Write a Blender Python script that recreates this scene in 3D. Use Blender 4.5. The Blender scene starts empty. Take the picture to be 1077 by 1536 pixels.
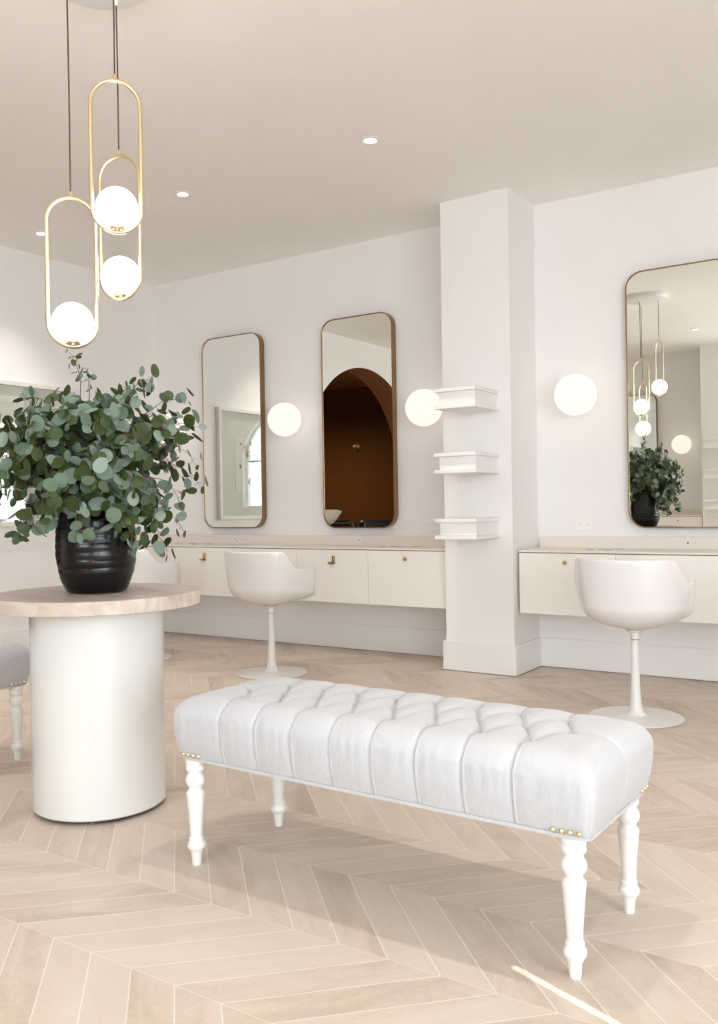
import bpy, bmesh, math, random
import numpy as np
from mathutils import Vector, Matrix
random.seed(7)
PI = math.pi
S = bpy.context.scene
COL = S.collection

# ------------------------------------------------------------------ camera, world, sun, exposure
cam_d = bpy.data.cameras.new('camera'); cam = bpy.data.objects.new('camera', cam_d); COL.objects.link(cam)
cam_d.sensor_fit = 'VERTICAL'; cam_d.sensor_height = 36; cam_d.lens = 36 * 1332.97 / 1536
cam_d.clip_start = .05
r_ = Vector((0.83421841, 0.55120339, -0.01595186)); u_ = Vector((0.00981582, 0.01408006, 0.99985269)); f_ = Vector((-0.5513468, 0.8342521, -0.00633534))
M = Matrix.Identity(4)
for i in range(3):
    M[i][0] = r_[i]; M[i][1] = u_[i]; M[i][2] = -f_[i]
M[2][3] = 1.02
cam.matrix_world = M
S.camera = cam
S.view_settings.view_transform = 'Standard'; S.view_settings.look = 'None'
S.view_settings.exposure = 0.17; S.view_settings.gamma = 1.0; S.view_settings.use_curve_mapping = False
S.cycles.use_denoising = True
S.cycles.max_bounces = 16; S.cycles.diffuse_bounces = 8; S.cycles.glossy_bounces = 6; S.cycles.transparent_max_bounces = 16
S.cycles.sample_clamp_indirect = 8; S.cycles.caustics_reflective = False; S.cycles.caustics_refractive = False

SKY = 11.5
DOWN = 48.0
w = bpy.data.worlds.new('world'); S.world = w; w.use_nodes = True
nt = w.node_tree; bg = nt.nodes['Background']
bg.inputs[0].default_value = (.86, .935, 1.0, 1); bg.inputs[1].default_value = SKY

sun_d = bpy.data.lights.new('sun', 'SUN'); sun_d.energy = 9; sun_d.angle = math.radians(.08); sun_d.color = (1, .95, .88)
sun = bpy.data.objects.new('sun', sun_d); COL.objects.link(sun)
SEL = math.radians(35); sdir = Vector((.9386 * math.cos(SEL), -.345 * math.cos(SEL), math.sin(SEL)))
sun.rotation_euler = sdir.to_track_quat('Z', 'Y').to_euler(); sun.location = (6, -2, 5)

def portal(y0, y1, z0, z1, x):
    d = bpy.data.lights.new('window_portal', 'AREA'); d.shape = 'RECTANGLE'; d.size = z1 - z0; d.size_y = y1 - y0; d.cycles.is_portal = True
    o = bpy.data.objects.new('window_portal', d); COL.objects.link(o)
    o.location = (x, (y0 + y1) / 2, (z0 + z1) / 2); o.rotation_euler = (0, PI / 2, 0)
WIN = [(-1.25, 1.55, .12, 2.62)]                                   # right wall: y0, y1, sill, head
for a in WIN: portal(*a, 2.44)
AWIN = [(-2.12, -.50, 1.02, 2.66), (1.00, 2.30, .12, 2.60)]    # arched windows of the front wall: x0, x1, sill, crown
for a in AWIN:
    d = bpy.data.lights.new('window_portal', 'AREA'); d.shape = 'RECTANGLE'; d.size = a[1] - a[0]; d.size_y = a[3] - a[2]; d.cycles.is_portal = True
    o = bpy.data.objects.new('window_portal', d); COL.objects.link(o); o.location = ((a[0] + a[1]) / 2, -1.66, (a[2] + a[3]) / 2); o.rotation_euler = (PI / 2, 0, 0)

# ------------------------------------------------------------------ materials
def nodes_of(name):
    m = bpy.data.materials.new(name); m.use_nodes = True
    return m, m.node_tree.nodes, m.node_tree.links, m.node_tree.nodes['Principled BSDF']
def mat(name, col, rough=.5, metal=0, spec=.5, coat=0, noise=0, nscale=8, bump=0, bscale=200, emit=None, est=0, coatr=.05, sheen=0):
    m, N, L, b = nodes_of(name)
    b.inputs['Base Color'].default_value = (*col, 1); b.inputs['Roughness'].default_value = rough
    b.inputs['Metallic'].default_value = metal; b.inputs['Specular IOR Level'].default_value = spec
    b.inputs['Coat Weight'].default_value = coat; b.inputs['Coat Roughness'].default_value = coatr
    b.inputs['Sheen Weight'].default_value = sheen
    if emit:
        b.inputs['Emission Color'].default_value = (*emit, 1); b.inputs['Emission Strength'].default_value = est
    if noise or bump:
        tc = N.new('ShaderNodeTexCoord')
    if noise:
        n = N.new('ShaderNodeTexNoise'); n.inputs['Scale'].default_value = nscale; n.inputs['Detail'].default_value = 6
        L.new(tc.outputs['Object'], n.inputs['Vector'])
        r = N.new('ShaderNodeValToRGB'); L.new(n.outputs[0], r.inputs[0])
        r.color_ramp.elements[0].position = .3; r.color_ramp.elements[1].position = .7
        r.color_ramp.elements[0].color = (*[c * (1 - noise) for c in col], 1); r.color_ramp.elements[1].color = (*[min(1, c * (1 + noise)) for c in col], 1)
        L.new(r.outputs[0], b.inputs['Base Color'])
    if bump:
        n = N.new('ShaderNodeTexNoise'); n.inputs['Scale'].default_value = bscale; n.inputs['Detail'].default_value = 3
        L.new(tc.outputs['Object'], n.inputs['Vector'])
        bp = N.new('ShaderNodeBump'); bp.inputs['Strength'].default_value = bump; bp.inputs['Distance'].default_value = .002
        L.new(n.outputs[0], bp.inputs['Height']); L.new(bp.outputs[0], b.inputs['Normal'])
    return m

WALL = mat('wall_paint', (.84, .825, .815), .75, noise=.012, nscale=3, bump=.05, bscale=90)
CEIL = mat('ceiling_paint', (.915, .89, .87), .85, noise=.012, nscale=2, bump=.05, bscale=60)
TRIM = mat('trim_paint', (.84, .83, .82), .45)
LAQ = mat('cabinet_lacquer', (.84, .81, .775), .35)
GAP = mat('shadow_gap', (.16, .14, .12), .8)  # dark colour stands in for the shade between slab and cabinets
QUARTZ = mat('quartz_counter', (.78, .715, .655), .30, noise=.012, nscale=60)
WHITEG = mat('gloss_white_shell', (.76, .745, .745), .18, coat=.3)
DRUM = mat('gloss_white_drum', (.70, .695, .675), .10, coat=.6, coatr=.03)
PEDM = mat('white_pedestal', (.76, .745, .73), .25)
LEGW = mat('white_painted_wood', (.79, .78, .765), .35)
BRASS = mat('brushed_brass', (.80, .66, .42), .32, metal=1, bump=.05, bscale=300)
FRAME = mat('bronze_frame', (.33, .20, .105), .34, metal=1)
HANDLE = mat('aged_brass', (.62, .42, .17), .35, metal=1)
NAILM = mat('nail_brass', (.86, .74, .48), .22, metal=1)
MIR = mat('mirror_silver', (.90, .925, .895), .0, metal=1)
CORD = mat('brown_cord', (.10, .055, .035), .7)
PLAST = mat('white_plastic', (.86, .85, .83), .4)
DARK = mat('dark_slot', (.03, .03, .03), .6)
GREY = mat('grey_button', (.25, .25, .25), .5)
BLACKV = mat('black_vinyl', (.012, .012, .012), .35)
CERAM = mat('ceramic', (.62, .55, .46), .12, coat=.4)
BROWN = mat('brown_plaster', (.20, .085, .025), .6)
GROM = mat('steel_ring', (.35, .33, .31), .35, metal=1)
PAVE = mat('pavement', (.68, .66, .63), .9, noise=.1)
EXT = mat('sun_blocker_panel', (.6, .6, .58), .8)  # surface of the added slab that holds back the sun
PGLOBE = mat('pendant_globe', (.9, .9, .88), .2, emit=(1, .955, .90), est=11)
WGLOBE = mat('wall_globe', (.30, .29, .28), .25, emit=(1, .88, .77), est=.82)
LENS = mat('lamp_lens', (.9, .9, .9), .3, emit=(1, .93, .84), est=7)
MATB = mat('mat_board', (.74, .72, .67), .9)
PAPER = mat('art_paper', (.80, .77, .69), .9)
FRW = mat('white_frame', (.76, .75, .70), .5)

def fabric():
    m, N, L, b = nodes_of('pale_grey_fabric')
    b.inputs['Roughness'].default_value = .85; b.inputs['Sheen Weight'].default_value = .25; b.inputs['Sheen Roughness'].default_value = .5
    b.inputs['Specular IOR Level'].default_value = .2
    tc = N.new('ShaderNodeTexCoord'); mp = N.new('ShaderNodeMapping'); mp.inputs['Scale'].default_value = (1, 1, .12)
    L.new(tc.outputs['Object'], mp.inputs[0])
    n = N.new('ShaderNodeTexNoise'); n.inputs['Scale'].default_value = 260; n.inputs['Detail'].default_value = 4
    L.new(mp.outputs[0], n.inputs['Vector'])
    r = N.new('ShaderNodeValToRGB'); r.color_ramp.elements[0].position = .3; r.color_ramp.elements[1].position = .75
    r.color_ramp.elements[0].color = (.47, .47, .495, 1); r.color_ramp.elements[1].color = (.53, .53, .555, 1)
    L.new(n.outputs[0], r.inputs[0]); L.new(r.outputs[0], b.inputs['Base Color'])
    n2 = N.new('ShaderNodeTexNoise'); n2.inputs['Scale'].default_value = 700
    L.new(tc.outputs['Object'], n2.inputs['Vector'])
    bp = N.new('ShaderNodeBump'); bp.inputs['Strength'].default_value = .12; bp.inputs['Distance'].default_value = .0008
    L.new(n2.outputs[0], bp.inputs['Height']); L.new(bp.outputs[0], b.inputs['Normal'])
    return m
FABRIC = fabric()

def mth(N, L, op, a, b=None, c=None):
    n = N.new('ShaderNodeMath'); n.operation = op
    for i, v in enumerate((a, b, c)):
        if v is None: continue
        if isinstance(v, (int, float)): n.inputs[i].default_value = v
        else: L.new(v, n.inputs[i])
    return n.outputs[0]
def chevron_floor():
    m, N, L, b = nodes_of('chevron_stone_tile')
    g = N.new('ShaderNodeNewGeometry'); sp = N.new('ShaderNodeSeparateXYZ'); L.new(g.outputs['Position'], sp.inputs[0])
    X, Y = sp.outputs[0], sp.outputs[1]
    H = .3325; P = .1335
    row = mth(N, L, 'DIVIDE', mth(N, L, 'SUBTRACT', Y, 1.357 - 30 * H), H)
    ri = mth(N, L, 'FLOOR', row)
    fr = mth(N, L, 'FRACT', row)
    par = mth(N, L, 'MODULO', ri, 2)
    tri = mth(N, L, 'ABSOLUTE', mth(N, L, 'SUBTRACT', fr, par))          # even rows rise, odd rows fall
    u = mth(N, L, 'DIVIDE', mth(N, L, 'ADD', mth(N, L, 'SUBTRACT', X, mth(N, L, 'MULTIPLY', tri, H)), 1.791 + P * 200), P)
    ui = mth(N, L, 'FLOOR', u); uf = mth(N, L, 'FRACT', u)
    du = mth(N, L, 'MULTIPLY', mth(N, L, 'MINIMUM', uf, mth(N, L, 'SUBTRACT', 1, uf)), P * .7071)
    dr = mth(N, L, 'MULTIPLY', mth(N, L, 'MINIMUM', fr, mth(N, L, 'SUBTRACT', 1, fr)), H)
    dmin = mth(N, L, 'MINIMUM', du, mth(N, L, 'ADD', dr, .0006))
    grout = N.new('ShaderNodeMapRange'); grout.inputs['From Min'].default_value = .0009; grout.inputs['From Max'].default_value = .0019
    grout.inputs['To Min'].default_value = 1; grout.inputs['To Max'].default_value = 0
    L.new(dmin, grout.inputs['Value'])
    cid = N.new('ShaderNodeCombineXYZ'); L.new(ui, cid.inputs[0]); L.new(ri, cid.inputs[1])
    wn = N.new('ShaderNodeTexWhiteNoise'); wn.noise_dimensions = '3D'; L.new(cid.outputs[0], wn.inputs[0])
    # stone veining runs along each plank: rotate coords by row parity
    sg = mth(N, L, 'SUBTRACT', mth(N, L, 'MULTIPLY', par, 2), 1)
    al = mth(N, L, 'SUBTRACT', X, mth(N, L, 'MULTIPLY', Y, sg)); ac = mth(N, L, 'ADD', X, mth(N, L, 'MULTIPLY', Y, sg))
    cv = N.new('ShaderNodeCombineXYZ'); L.new(mth(N, L, 'MULTIPLY', al, 1.1), cv.inputs[0]); L.new(mth(N, L, 'MULTIPLY', ac, 4), cv.inputs[1])
    L.new(mth(N, L, 'MULTIPLY', wn.outputs['Value'], 37), cv.inputs[2])
    n1 = N.new('ShaderNodeTexNoise'); n1.inputs['Scale'].default_value = 1.6; n1.inputs['Detail'].default_value = 9; n1.inputs['Roughness'].default_value = .62; n1.inputs['Distortion'].default_value = .8
    L.new(cv.outputs[0], n1.inputs['Vector'])
    n2 = N.new('ShaderNodeTexNoise'); n2.inputs['Scale'].default_value = 55; n2.inputs['Detail'].default_value = 6; n2.inputs['Roughness'].default_value = .8
    L.new(g.outputs['Position'], n2.inputs['Vector'])
    t = mth(N, L, 'ADD', mth(N, L, 'MULTIPLY', n1.outputs[0], .62), mth(N, L, 'MULTIPLY', wn.outputs['Value'], .17))
    t = mth(N, L, 'ADD', t, mth(N, L, 'MULTIPLY', n2.outputs[0], .30))
    r = N.new('ShaderNodeValToRGB'); L.new(t, r.inputs[0])
    e = r.color_ramp.elements; e[0].position = .34; e[0].color = (.42, .34, .27, 1); e[1].position = .78; e[1].color = (.635, .555, .49, 1)
    k = e.new(.55); k.color = (.575, .485, .41, 1)
    mx = N.new('ShaderNodeMix'); mx.data_type = 'RGBA'; L.new(mth(N, L, 'MULTIPLY', grout.outputs[0], .8), mx.inputs['Factor']); L.new(r.outputs[0], mx.inputs['A']); mx.inputs['B'].default_value = (.76, .69, .62, 1)
    L.new(mx.outputs['Result'], b.inputs['Base Color'])
    b.inputs['Roughness'].default_value = .42; b.inputs['Specular IOR Level'].default_value = .45
    bp = N.new('ShaderNodeBump'); bp.inputs['Strength'].default_value = .15; bp.inputs['Distance'].default_value = .001
    L.new(mth(N, L, 'SUBTRACT', mth(N, L, 'MULTIPLY', n2.outputs[0], .6), grout.outputs[0]), bp.inputs['Height']); L.new(bp.outputs[0], b.inputs['Normal'])
    return m
FLOOR = chevron_floor()

def oak():
    m, N, L, b = nodes_of('pale_oak')
    tc = N.new('ShaderNodeTexCoord'); mp = N.new('ShaderNodeMapping'); mp.inputs['Scale'].default_value = (1.5, 16, 10); mp.inputs['Rotation'].default_value = (0, 0, .35)
    L.new(tc.outputs['Object'], mp.inputs[0])
    n = N.new('ShaderNodeTexNoise'); n.inputs['Scale'].default_value = 2.2; n.inputs['Detail'].default_value = 8; n.inputs['Distortion'].default_value = .6
    L.new(mp.outputs[0], n.inputs['Vector'])
    mp2 = N.new('ShaderNodeMapping'); mp2.inputs['Rotation'].default_value = (0, 0, .35); L.new(tc.outputs['Object'], mp2.inputs[0])
    sp = N.new('ShaderNodeSeparateXYZ'); L.new(mp2.outputs[0], sp.inputs[0])
    fl = mth(N, L, 'FLOOR', mth(N, L, 'MULTIPLY', sp.outputs[1], 11))
    wn = N.new('ShaderNodeTexWhiteNoise'); wn.noise_dimensions = '1D'; L.new(fl, wn.inputs['W'])
    t = mth(N, L, 'ADD', mth(N, L, 'MULTIPLY', n.outputs[0], .75), mth(N, L, 'MULTIPLY', wn.outputs['Value'], .25))
    r = N.new('ShaderNodeValToRGB'); L.new(t, r.inputs[0]); e = r.color_ramp.elements
    e[0].position = .3; e[0].color = (.47, .38, .32, 1); e[1].position = .75; e[1].color = (.68, .60, .54, 1)
    L.new(r.outputs[0], b.inputs['Base Color']); b.inputs['Roughness'].default_value = .4
    return m
OAK = oak()

def tile():
    m, N, L, b = nodes_of('brown_glazed_tile')
    g = N.new('ShaderNodeNewGeometry'); sp = N.new('ShaderNodeSeparateXYZ'); L.new(g.outputs['Position'], sp.inputs[0])
    hx = mth(N, L, 'FRACT', mth(N, L, 'DIVIDE', mth(N, L, 'ADD', mth(N, L, 'ADD', sp.outputs[0], sp.outputs[1]), 20), .075))
    hz = mth(N, L, 'FRACT', mth(N, L, 'DIVIDE', sp.outputs[2], .30))
    fx = mth(N, L, 'MULTIPLY', mth(N, L, 'MINIMUM', hx, mth(N, L, 'SUBTRACT', 1, hx)), .075)
    fz = mth(N, L, 'MULTIPLY', mth(N, L, 'MINIMUM', hz, mth(N, L, 'SUBTRACT', 1, hz)), .30)
    d = mth(N, L, 'LESS_THAN', mth(N, L, 'MINIMUM', fx, fz), .002)
    mx = N.new('ShaderNodeMix'); mx.data_type = 'RGBA'; L.new(d, mx.inputs['Factor'])
    mx.inputs['A'].default_value = (.115, .046, .013, 1); mx.inputs['B'].default_value = (.06, .024, .008, 1)
    L.new(mx.outputs['Result'], b.inputs['Base Color']); b.inputs['Roughness'].default_value = .22
    n = N.new('ShaderNodeTexNoise'); n.inputs['Scale'].default_value = 14; L.new(g.outputs['Position'], n.inputs['Vector'])
    bp = N.new('ShaderNodeBump'); bp.inputs['Strength'].default_value = .5; bp.inputs['Distance'].default_value = .004
    L.new(mth(N, L, 'SUBTRACT', n.outputs[0], d), bp.inputs['Height']); L.new(bp.outputs[0], b.inputs['Normal'])
    return m
TILE = tile()

def pane_glass():
    m = bpy.data.materials.new('thin_glass'); m.use_nodes = True; N = m.node_tree.nodes; L = m.node_tree.links; N.clear()
    o = N.new('ShaderNodeOutputMaterial'); mx = N.new('ShaderNodeMixShader'); t = N.new('ShaderNodeBsdfTransparent'); g = N.new('ShaderNodeBsdfGlossy')
    t.inputs[0].default_value = (.97, .98, .97, 1); g.inputs['Roughness'].default_value = 0
    f = N.new('ShaderNodeLayerWeight'); f.inputs[0].default_value = .5
    p5 = N.new('ShaderNodeMath'); p5.operation = 'POWER'; p5.inputs[1].default_value = 5; L.new(f.outputs['Facing'], p5.inputs[0])
    sc = N.new('ShaderNodeMath'); sc.operation = 'MULTIPLY_ADD'; sc.inputs[1].default_value = .9; sc.inputs[2].default_value = .09; L.new(p5.outputs[0], sc.inputs[0])
    L.new(sc.outputs[0], mx.inputs[0]); L.new(t.outputs[0], mx.inputs[1]); L.new(g.outputs[0], mx.inputs[2]); L.new(mx.outputs[0], o.inputs[0])
    return m
GLASS = pane_glass()

def leaf_mat():
    m = bpy.data.materials.new('eucalyptus_leaf'); m.use_nodes = True; N = m.node_tree.nodes; L = m.node_tree.links; b = N['Principled BSDF']
    g = N.new('ShaderNodeNewGeometry'); r = N.new('ShaderNodeValToRGB'); L.new(g.outputs['Random Per Island'], r.inputs[0])
    e = r.color_ramp.elements; e[0].position = 0; e[0].color = (.040, .060, .012, 1); e[1].position = 1; e[1].color = (.30, .36, .31, 1)
    for p, c in ((.22, (.070, .100, .030)), (.45, (.085, .135, .075)), (.68, (.125, .190, .130)), (.86, (.18, .25, .20))):
        k = e.new(p); k.color = (*c, 1)
    L.new(r.outputs[0], b.inputs['Base Color']); b.inputs['Roughness'].default_value = .5; b.inputs['Specular IOR Level'].default_value = .4
    tr = N.new('ShaderNodeBsdfTranslucent'); L.new(r.outputs[0], tr.inputs[0])
    mx = N.new('ShaderNodeMixShader'); mx.inputs[0].default_value = .18
    L.new(b.outputs[0], mx.inputs[1]); L.new(tr.outputs[0], mx.inputs[2]); L.new(mx.outputs[0], N['Material Output'].inputs[0])
    return m
LEAF = leaf_mat()
STEM = mat('stem_bark', (.16, .085, .045), .6)
VASE = mat('black_vase', (.0025, .0025, .003), .24, spec=.45, noise=0, bump=.15, bscale=60)

# ------------------------------------------------------------------ mesh helpers
class MB:
    def __init__(s): s.v = []; s.f = []; s.mi = []
    def add(s, vs, fs, mi=0):
        n = len(s.v); s.v += [tuple(p) for p in vs]; s.f += [tuple(i + n for i in f) for f in fs]; s.mi += [mi] * len(fs); return s
    def box(s, x0, x1, y0, y1, z0, z1, mi=0):
        v = [(x, y, z) for z in (z0, z1) for y in (y0, y1) for x in (x0, x1)]
        return s.add(v, [(0, 2, 3, 1), (4, 5, 7, 6), (0, 1, 5, 4), (2, 6, 7, 3), (0, 4, 6, 2), (1, 3, 7, 5)], mi)
    def lathe(s, prof, n=48, c=(0, 0, 0), ax='z', mi=0):
        v = []; f = []
        for (r, z) in prof:
            for i in range(n):
                a = 2 * PI * i / n; p = (r * math.cos(a), r * math.sin(a), z)
                if ax == 'y': p = (p[0], p[2], p[1])
                if ax == 'x': p = (p[2], p[0], p[1])
                v.append((p[0] + c[0], p[1] + c[1], p[2] + c[2]))
        for j in range(len(prof) - 1):
            for i in range(n):
                k = (i + 1) % n; q = (j * n + i, j * n + k, (j + 1) * n + k, (j + 1) * n + i)
                f.append(q if ax != 'y' else q[::-1])
        m = len(v)
        f.append(tuple(range(n))[::-1] if ax != 'y' else tuple(range(n))); l = tuple(range((len(prof) - 1) * n, len(prof) * n)); f.append(l if ax != 'y' else l[::-1])
        return s.add(v, f, mi)
    def tube(s, pts, r, n=10, closed=False, mi=0):
        P = [Vector(p) for p in pts]; m = len(P); v = []; f = []
        rr = r if hasattr(r, '__len__') else [r] * m
        up = None
        for i, p in enumerate(P):
            a = P[(i - 1) % m] if (closed or i > 0) else p; b = P[(i + 1) % m] if (closed or i < m - 1) else p
            t = (b - a).normalized()
            if up is None: up = Vector((0, 0, 1)) if abs(t.z) < .9 else Vector((1, 0, 0))
            side = t.cross(up)
            if side.length < 1e-6: side = t.orthogonal()
            side.normalize(); up = side.cross(t).normalized()
            for k in range(n):
                an = 2 * PI * k / n; v.append(p + (side * math.cos(an) + up * math.sin(an)) * rr[i])
        for i in range(m if closed else m - 1):
            j = (i + 1) % m
            for k in range(n):
                l = (k + 1) % n; f.append((i * n + k, j * n + k, j * n + l, i * n + l))
        if not closed:
            f.append(tuple(range(n))); f.append(tuple(range((m - 1) * n, m * n))[::-1])
        return s.add(v, f, mi)
    def sphere(s, c, r, n=32, m=20, sz=1, mi=0):
        v = []; f = []
        for j in range(1, m):
            t = PI * j / m
            for i in range(n):
                a = 2 * PI * i / n; v.append((c[0] + r * math.sin(t) * math.cos(a), c[1] + r * math.sin(t) * math.sin(a), c[2] + r * sz * math.cos(t)))
        v.append((c[0], c[1], c[2] + r * sz)); v.append((c[0], c[1], c[2] - r * sz)); T = len(v) - 2
        for j in range(m - 2):
            for i in range(n):
                k = (i + 1) % n; f.append((j * n + i, (j + 1) * n + i, (j + 1) * n + k, j * n + k))
        for i in range(n):
            k = (i + 1) % n; f.append((T, i, k)); f.append((T + 1, (m - 2) * n + k, (m - 2) * n + i))
        return s.add(v, f, mi)
    def build(s, name, ms, parent=None, smooth=False, bevel=0, fix=True, angle=40):
        me = bpy.data.meshes.new(name); me.from_pydata(s.v, [], s.f); me.update()
        if not isinstance(ms, (list, tuple)): ms = [ms]
        for m in ms: me.materials.append(m)
        if any(s.mi): me.polygons.foreach_set('material_index', s.mi)
        if fix:
            b = bmesh.new(); b.from_mesh(me); bmesh.ops.recalc_face_normals(b, faces=b.faces); b.to_mesh(me); b.free()
        if smooth:
            me.shade_smooth()
            if angle < 180: me.set_sharp_from_angle(angle=math.radians(angle))
        o = bpy.data.objects.new(name, me); COL.objects.link(o)
        if parent: o.parent = parent
        if bevel:
            md = o.modifiers.new('bevel', 'BEVEL'); md.width = bevel; md.segments = 3; md.limit_method = 'ANGLE'
        return o
def tag(o, label, cat, group=None, kind=None):
    if label: o['label'] = label
    if cat: o['category'] = cat
    if group: o['group'] = group
    if kind: o['kind'] = kind
    return o
def thing(name, label, cat, loc=(0, 0, 0), rz=0, group=None):
    o = bpy.data.objects.new(name, None); COL.objects.link(o); o.location = loc; o.rotation_euler = (0, 0, rz); o.empty_display_size = .1
    return tag(o, label, cat, group)
def copy_tree(o, loc, rz=None, label=None, parent=None):
    kids = [c for c in COL.objects if c.parent == o]
    c = o.copy(); COL.objects.link(c)
    if parent: c.parent = parent
    else:
        c.location = loc
        if rz is not None: c.rotation_euler = (0, 0, rz)
    if label: c['label'] = label
    for k in kids: copy_tree(k, None, parent=c)
    return c
def struct(name, mb, m, label=None, **k):
    o = mb.build(name, m, **k); o['kind'] = 'structure'
    if label: o['label'] = label
    return o
def part(mb, name, m, p, label=None, **k):
    o = mb.build(name, m, p, **k)
    if label: o['label'] = label
    return o

# ------------------------------------------------------------------ room shell
XL, XR, YB, YF, HC = -5.503, 2.40, -1.62, 5.278, 2.887
struct('floor', MB().box(-9.3, XR + .2, YB - .2, YF + .2, -.1, 0), FLOOR, 'pale beige stone-look floor tiles laid in a chevron pattern')
struct('ceiling', MB().box(XL - .3, XR + .2, YB - .2, YF + .2, HC, HC + .1), CEIL, 'flat warm white ceiling')
struct('wall_back', MB().box(XL - .3, XR + .2, YF, YF + .2, 0, HC), WALL, 'white wall behind the mirrors')
m = MB(); xe = [XL - .3] + [v for a in AWIN for v in a[:2]] + [XR + .2]
for i in range(0, len(xe), 2): m.box(xe[i], xe[i + 1], YB - .2, YB, 0, HC)
for k, a in enumerate(AWIN):
    m.box(a[0], a[1], YB - .2, YB, 0, a[2])
    rr = (a[1] - a[0]) / 2; cx = (a[0] + a[1]) / 2; cz = a[3] - rr; n = 28
    arc = [(cx + rr * math.cos(PI - PI * i / n), cz + rr * math.sin(PI * i / n)) for i in range(n + 1)]
    for i in range(n):
        (p, q), (r2, s2) = arc[i], arc[i + 1]
        v = [(p, YB, q), (r2, YB, s2), (r2, YB, HC), (p, YB, HC), (p, YB - .2, q), (r2, YB - .2, s2), (r2, YB - .2, HC), (p, YB - .2, HC)]
        m.add(v, [(0, 1, 2, 3), (7, 6, 5, 4), (0, 4, 5, 1)])
    fm = MB(); path = [(a[0] + .02, YB - .1, a[2] + .02)] + [(cx + (rr - .02) * math.cos(PI - PI * i / n), YB - .1, cz + (rr - .02) * math.sin(PI * i / n)) for i in range(n + 1)] + [(a[1] - .02, YB - .1, a[2] + .02)]
    fm.tube(path, .022, 8, closed=True); fm.box(cx - .015, cx + .015, YB - .115, YB - .085, a[2], a[3] - .01); fm.box(a[0], a[1], YB - .115, YB - .085, cz - .015, cz + .015)
    wo = struct('window_%d' % (k + 2), fm, TRIM, 'arched white framed window on the wall opposite the mirrors')
    gp = [(a[0] + .02, a[2] + .02), (a[1] - .02, a[2] + .02)] + [(cx + (rr - .02) * math.cos(PI * i / n), cz + (rr - .02) * math.sin(PI * i / n)) for i in range(n + 1)]
    g = MB().add([(x, YB - .1, z) for x, z in gp] + [(x, YB - .105, z) for x, z in gp], [tuple(range(len(gp))), tuple(range(len(gp), 2 * len(gp)))[::-1]]).build('glass_pane', GLASS, wo, fix=False)
struct('wall_front', m, WALL, 'white wall with arched windows opposite the mirrors')
# left wall with arched opening
AC, AZ, AR = 1.95, 1.44, 1.15
def wall_left():
    m = MB(); x0, x1 = XL - .3, XL; ya, yb = AC - AR, AC + AR
    m.box(x0, x1, YB, ya, 0, HC); m.box(x0, x1, yb, YF, 0, HC)
    n = 40; pts = [(AC + AR * math.cos(PI - PI * i / n), AZ + AR * math.sin(PI * i / n)) for i in range(n + 1)]
    for i in range(n):
        (a, b), (c, d) = pts[i], pts[i + 1]
        v = [(x1, a, b), (x1, c, d), (x1, c, HC), (x1, a, HC), (x0, a, b), (x0, c, d), (x0, c, HC), (x0, a, HC)]
        m.add(v, [(0, 1, 2, 3), (7, 6, 5, 4), (3, 2, 6, 7)])
    return m
o = struct('wall_left', wall_left(), WALL, 'white side wall with a wide arched opening')
def arch_lining():
    m = MB(); n = 40; x0, x1 = XL - .3, XL - .001
    pts = [(AC - AR, 0)] + [(AC + AR * math.cos(PI - PI * i / n), AZ + AR * math.sin(PI * i / n)) for i in range(n + 1)] + [(AC + AR, 0)]
    t = .004
    for i in range(len(pts) - 1):
        (a, b), (c, d) = pts[i], pts[i + 1]
        dx, dy = (AC - a) , (AZ - min(b, AZ) if False else 0)
        def inn(p):
            q = Vector((p[0] - AC, max(0, p[1] - AZ))); q.normalize(); return (p[0] - q.x * t, p[1] - q.y * t)
        e, g = inn((a, b)), inn((c, d))
        v = [(x0, a, b), (x0, c, d), (x1, c, d), (x1, a, b), (x0, *e), (x0, *g), (x1, *g), (x1, *e)]
        m.add(v, [(0, 1, 2, 3), (4, 7, 6, 5), (3, 2, 6, 7), (0, 4, 5, 1)])
    return m
struct('trim_1', arch_lining(), BROWN, 'brown lining of the arched opening')
# right wall with shopfront windows
m = MB(); x0, x1 = XR, XR + .2
ys = [YB] + [v for a in WIN for v in a[:2]] + [YF]
for i in range(0, len(ys), 2): m.box(x0, x1, ys[i], ys[i + 1], 0, HC)
for a in WIN: m.box(x0, x1, a[0], a[1], 0, a[2]); m.box(x0, x1, a[0], a[1], a[3], HC)
struct('wall_right', m, WALL, 'white wall with large shopfront windows')
for i, a in enumerate(WIN):
    m = MB(); y0, y1, z0, z1 = a; X = XR + .08
    for (p, q, r, s) in ((y0, y0 + .05, z0, z1), (y1 - .05, y1, z0, z1), (y0, y1, z0, z0 + .05), (y0, y1, z1 - .05, z1), ((y0 + y1) / 2 - .025, (y0 + y1) / 2 + .025, z0, z1)):
        m.box(X, X + .05, p, q, r, s)
    wo = struct('window_%d' % (i + 1), m, TRIM, 'tall white framed shopfront window')
    g = MB().box(X + .02, X + .026, y0 + .04, y1 - .04, z0 + .04, z1 - .04).build('glass_pane', GLASS, wo)
# column
CXA, CXB, CY = -2.592, -2.14, 4.883
struct('trim_2', MB().box(CXA, CXB, CY, YF + .01, 0, HC), WALL, 'white square column standing out from the mirror wall')
struct('trim_3', MB().box(-2.79, -2.34, YB - .01, YB + .38, 0, HC), WALL, 'white square column on the opposite wall')
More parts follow.
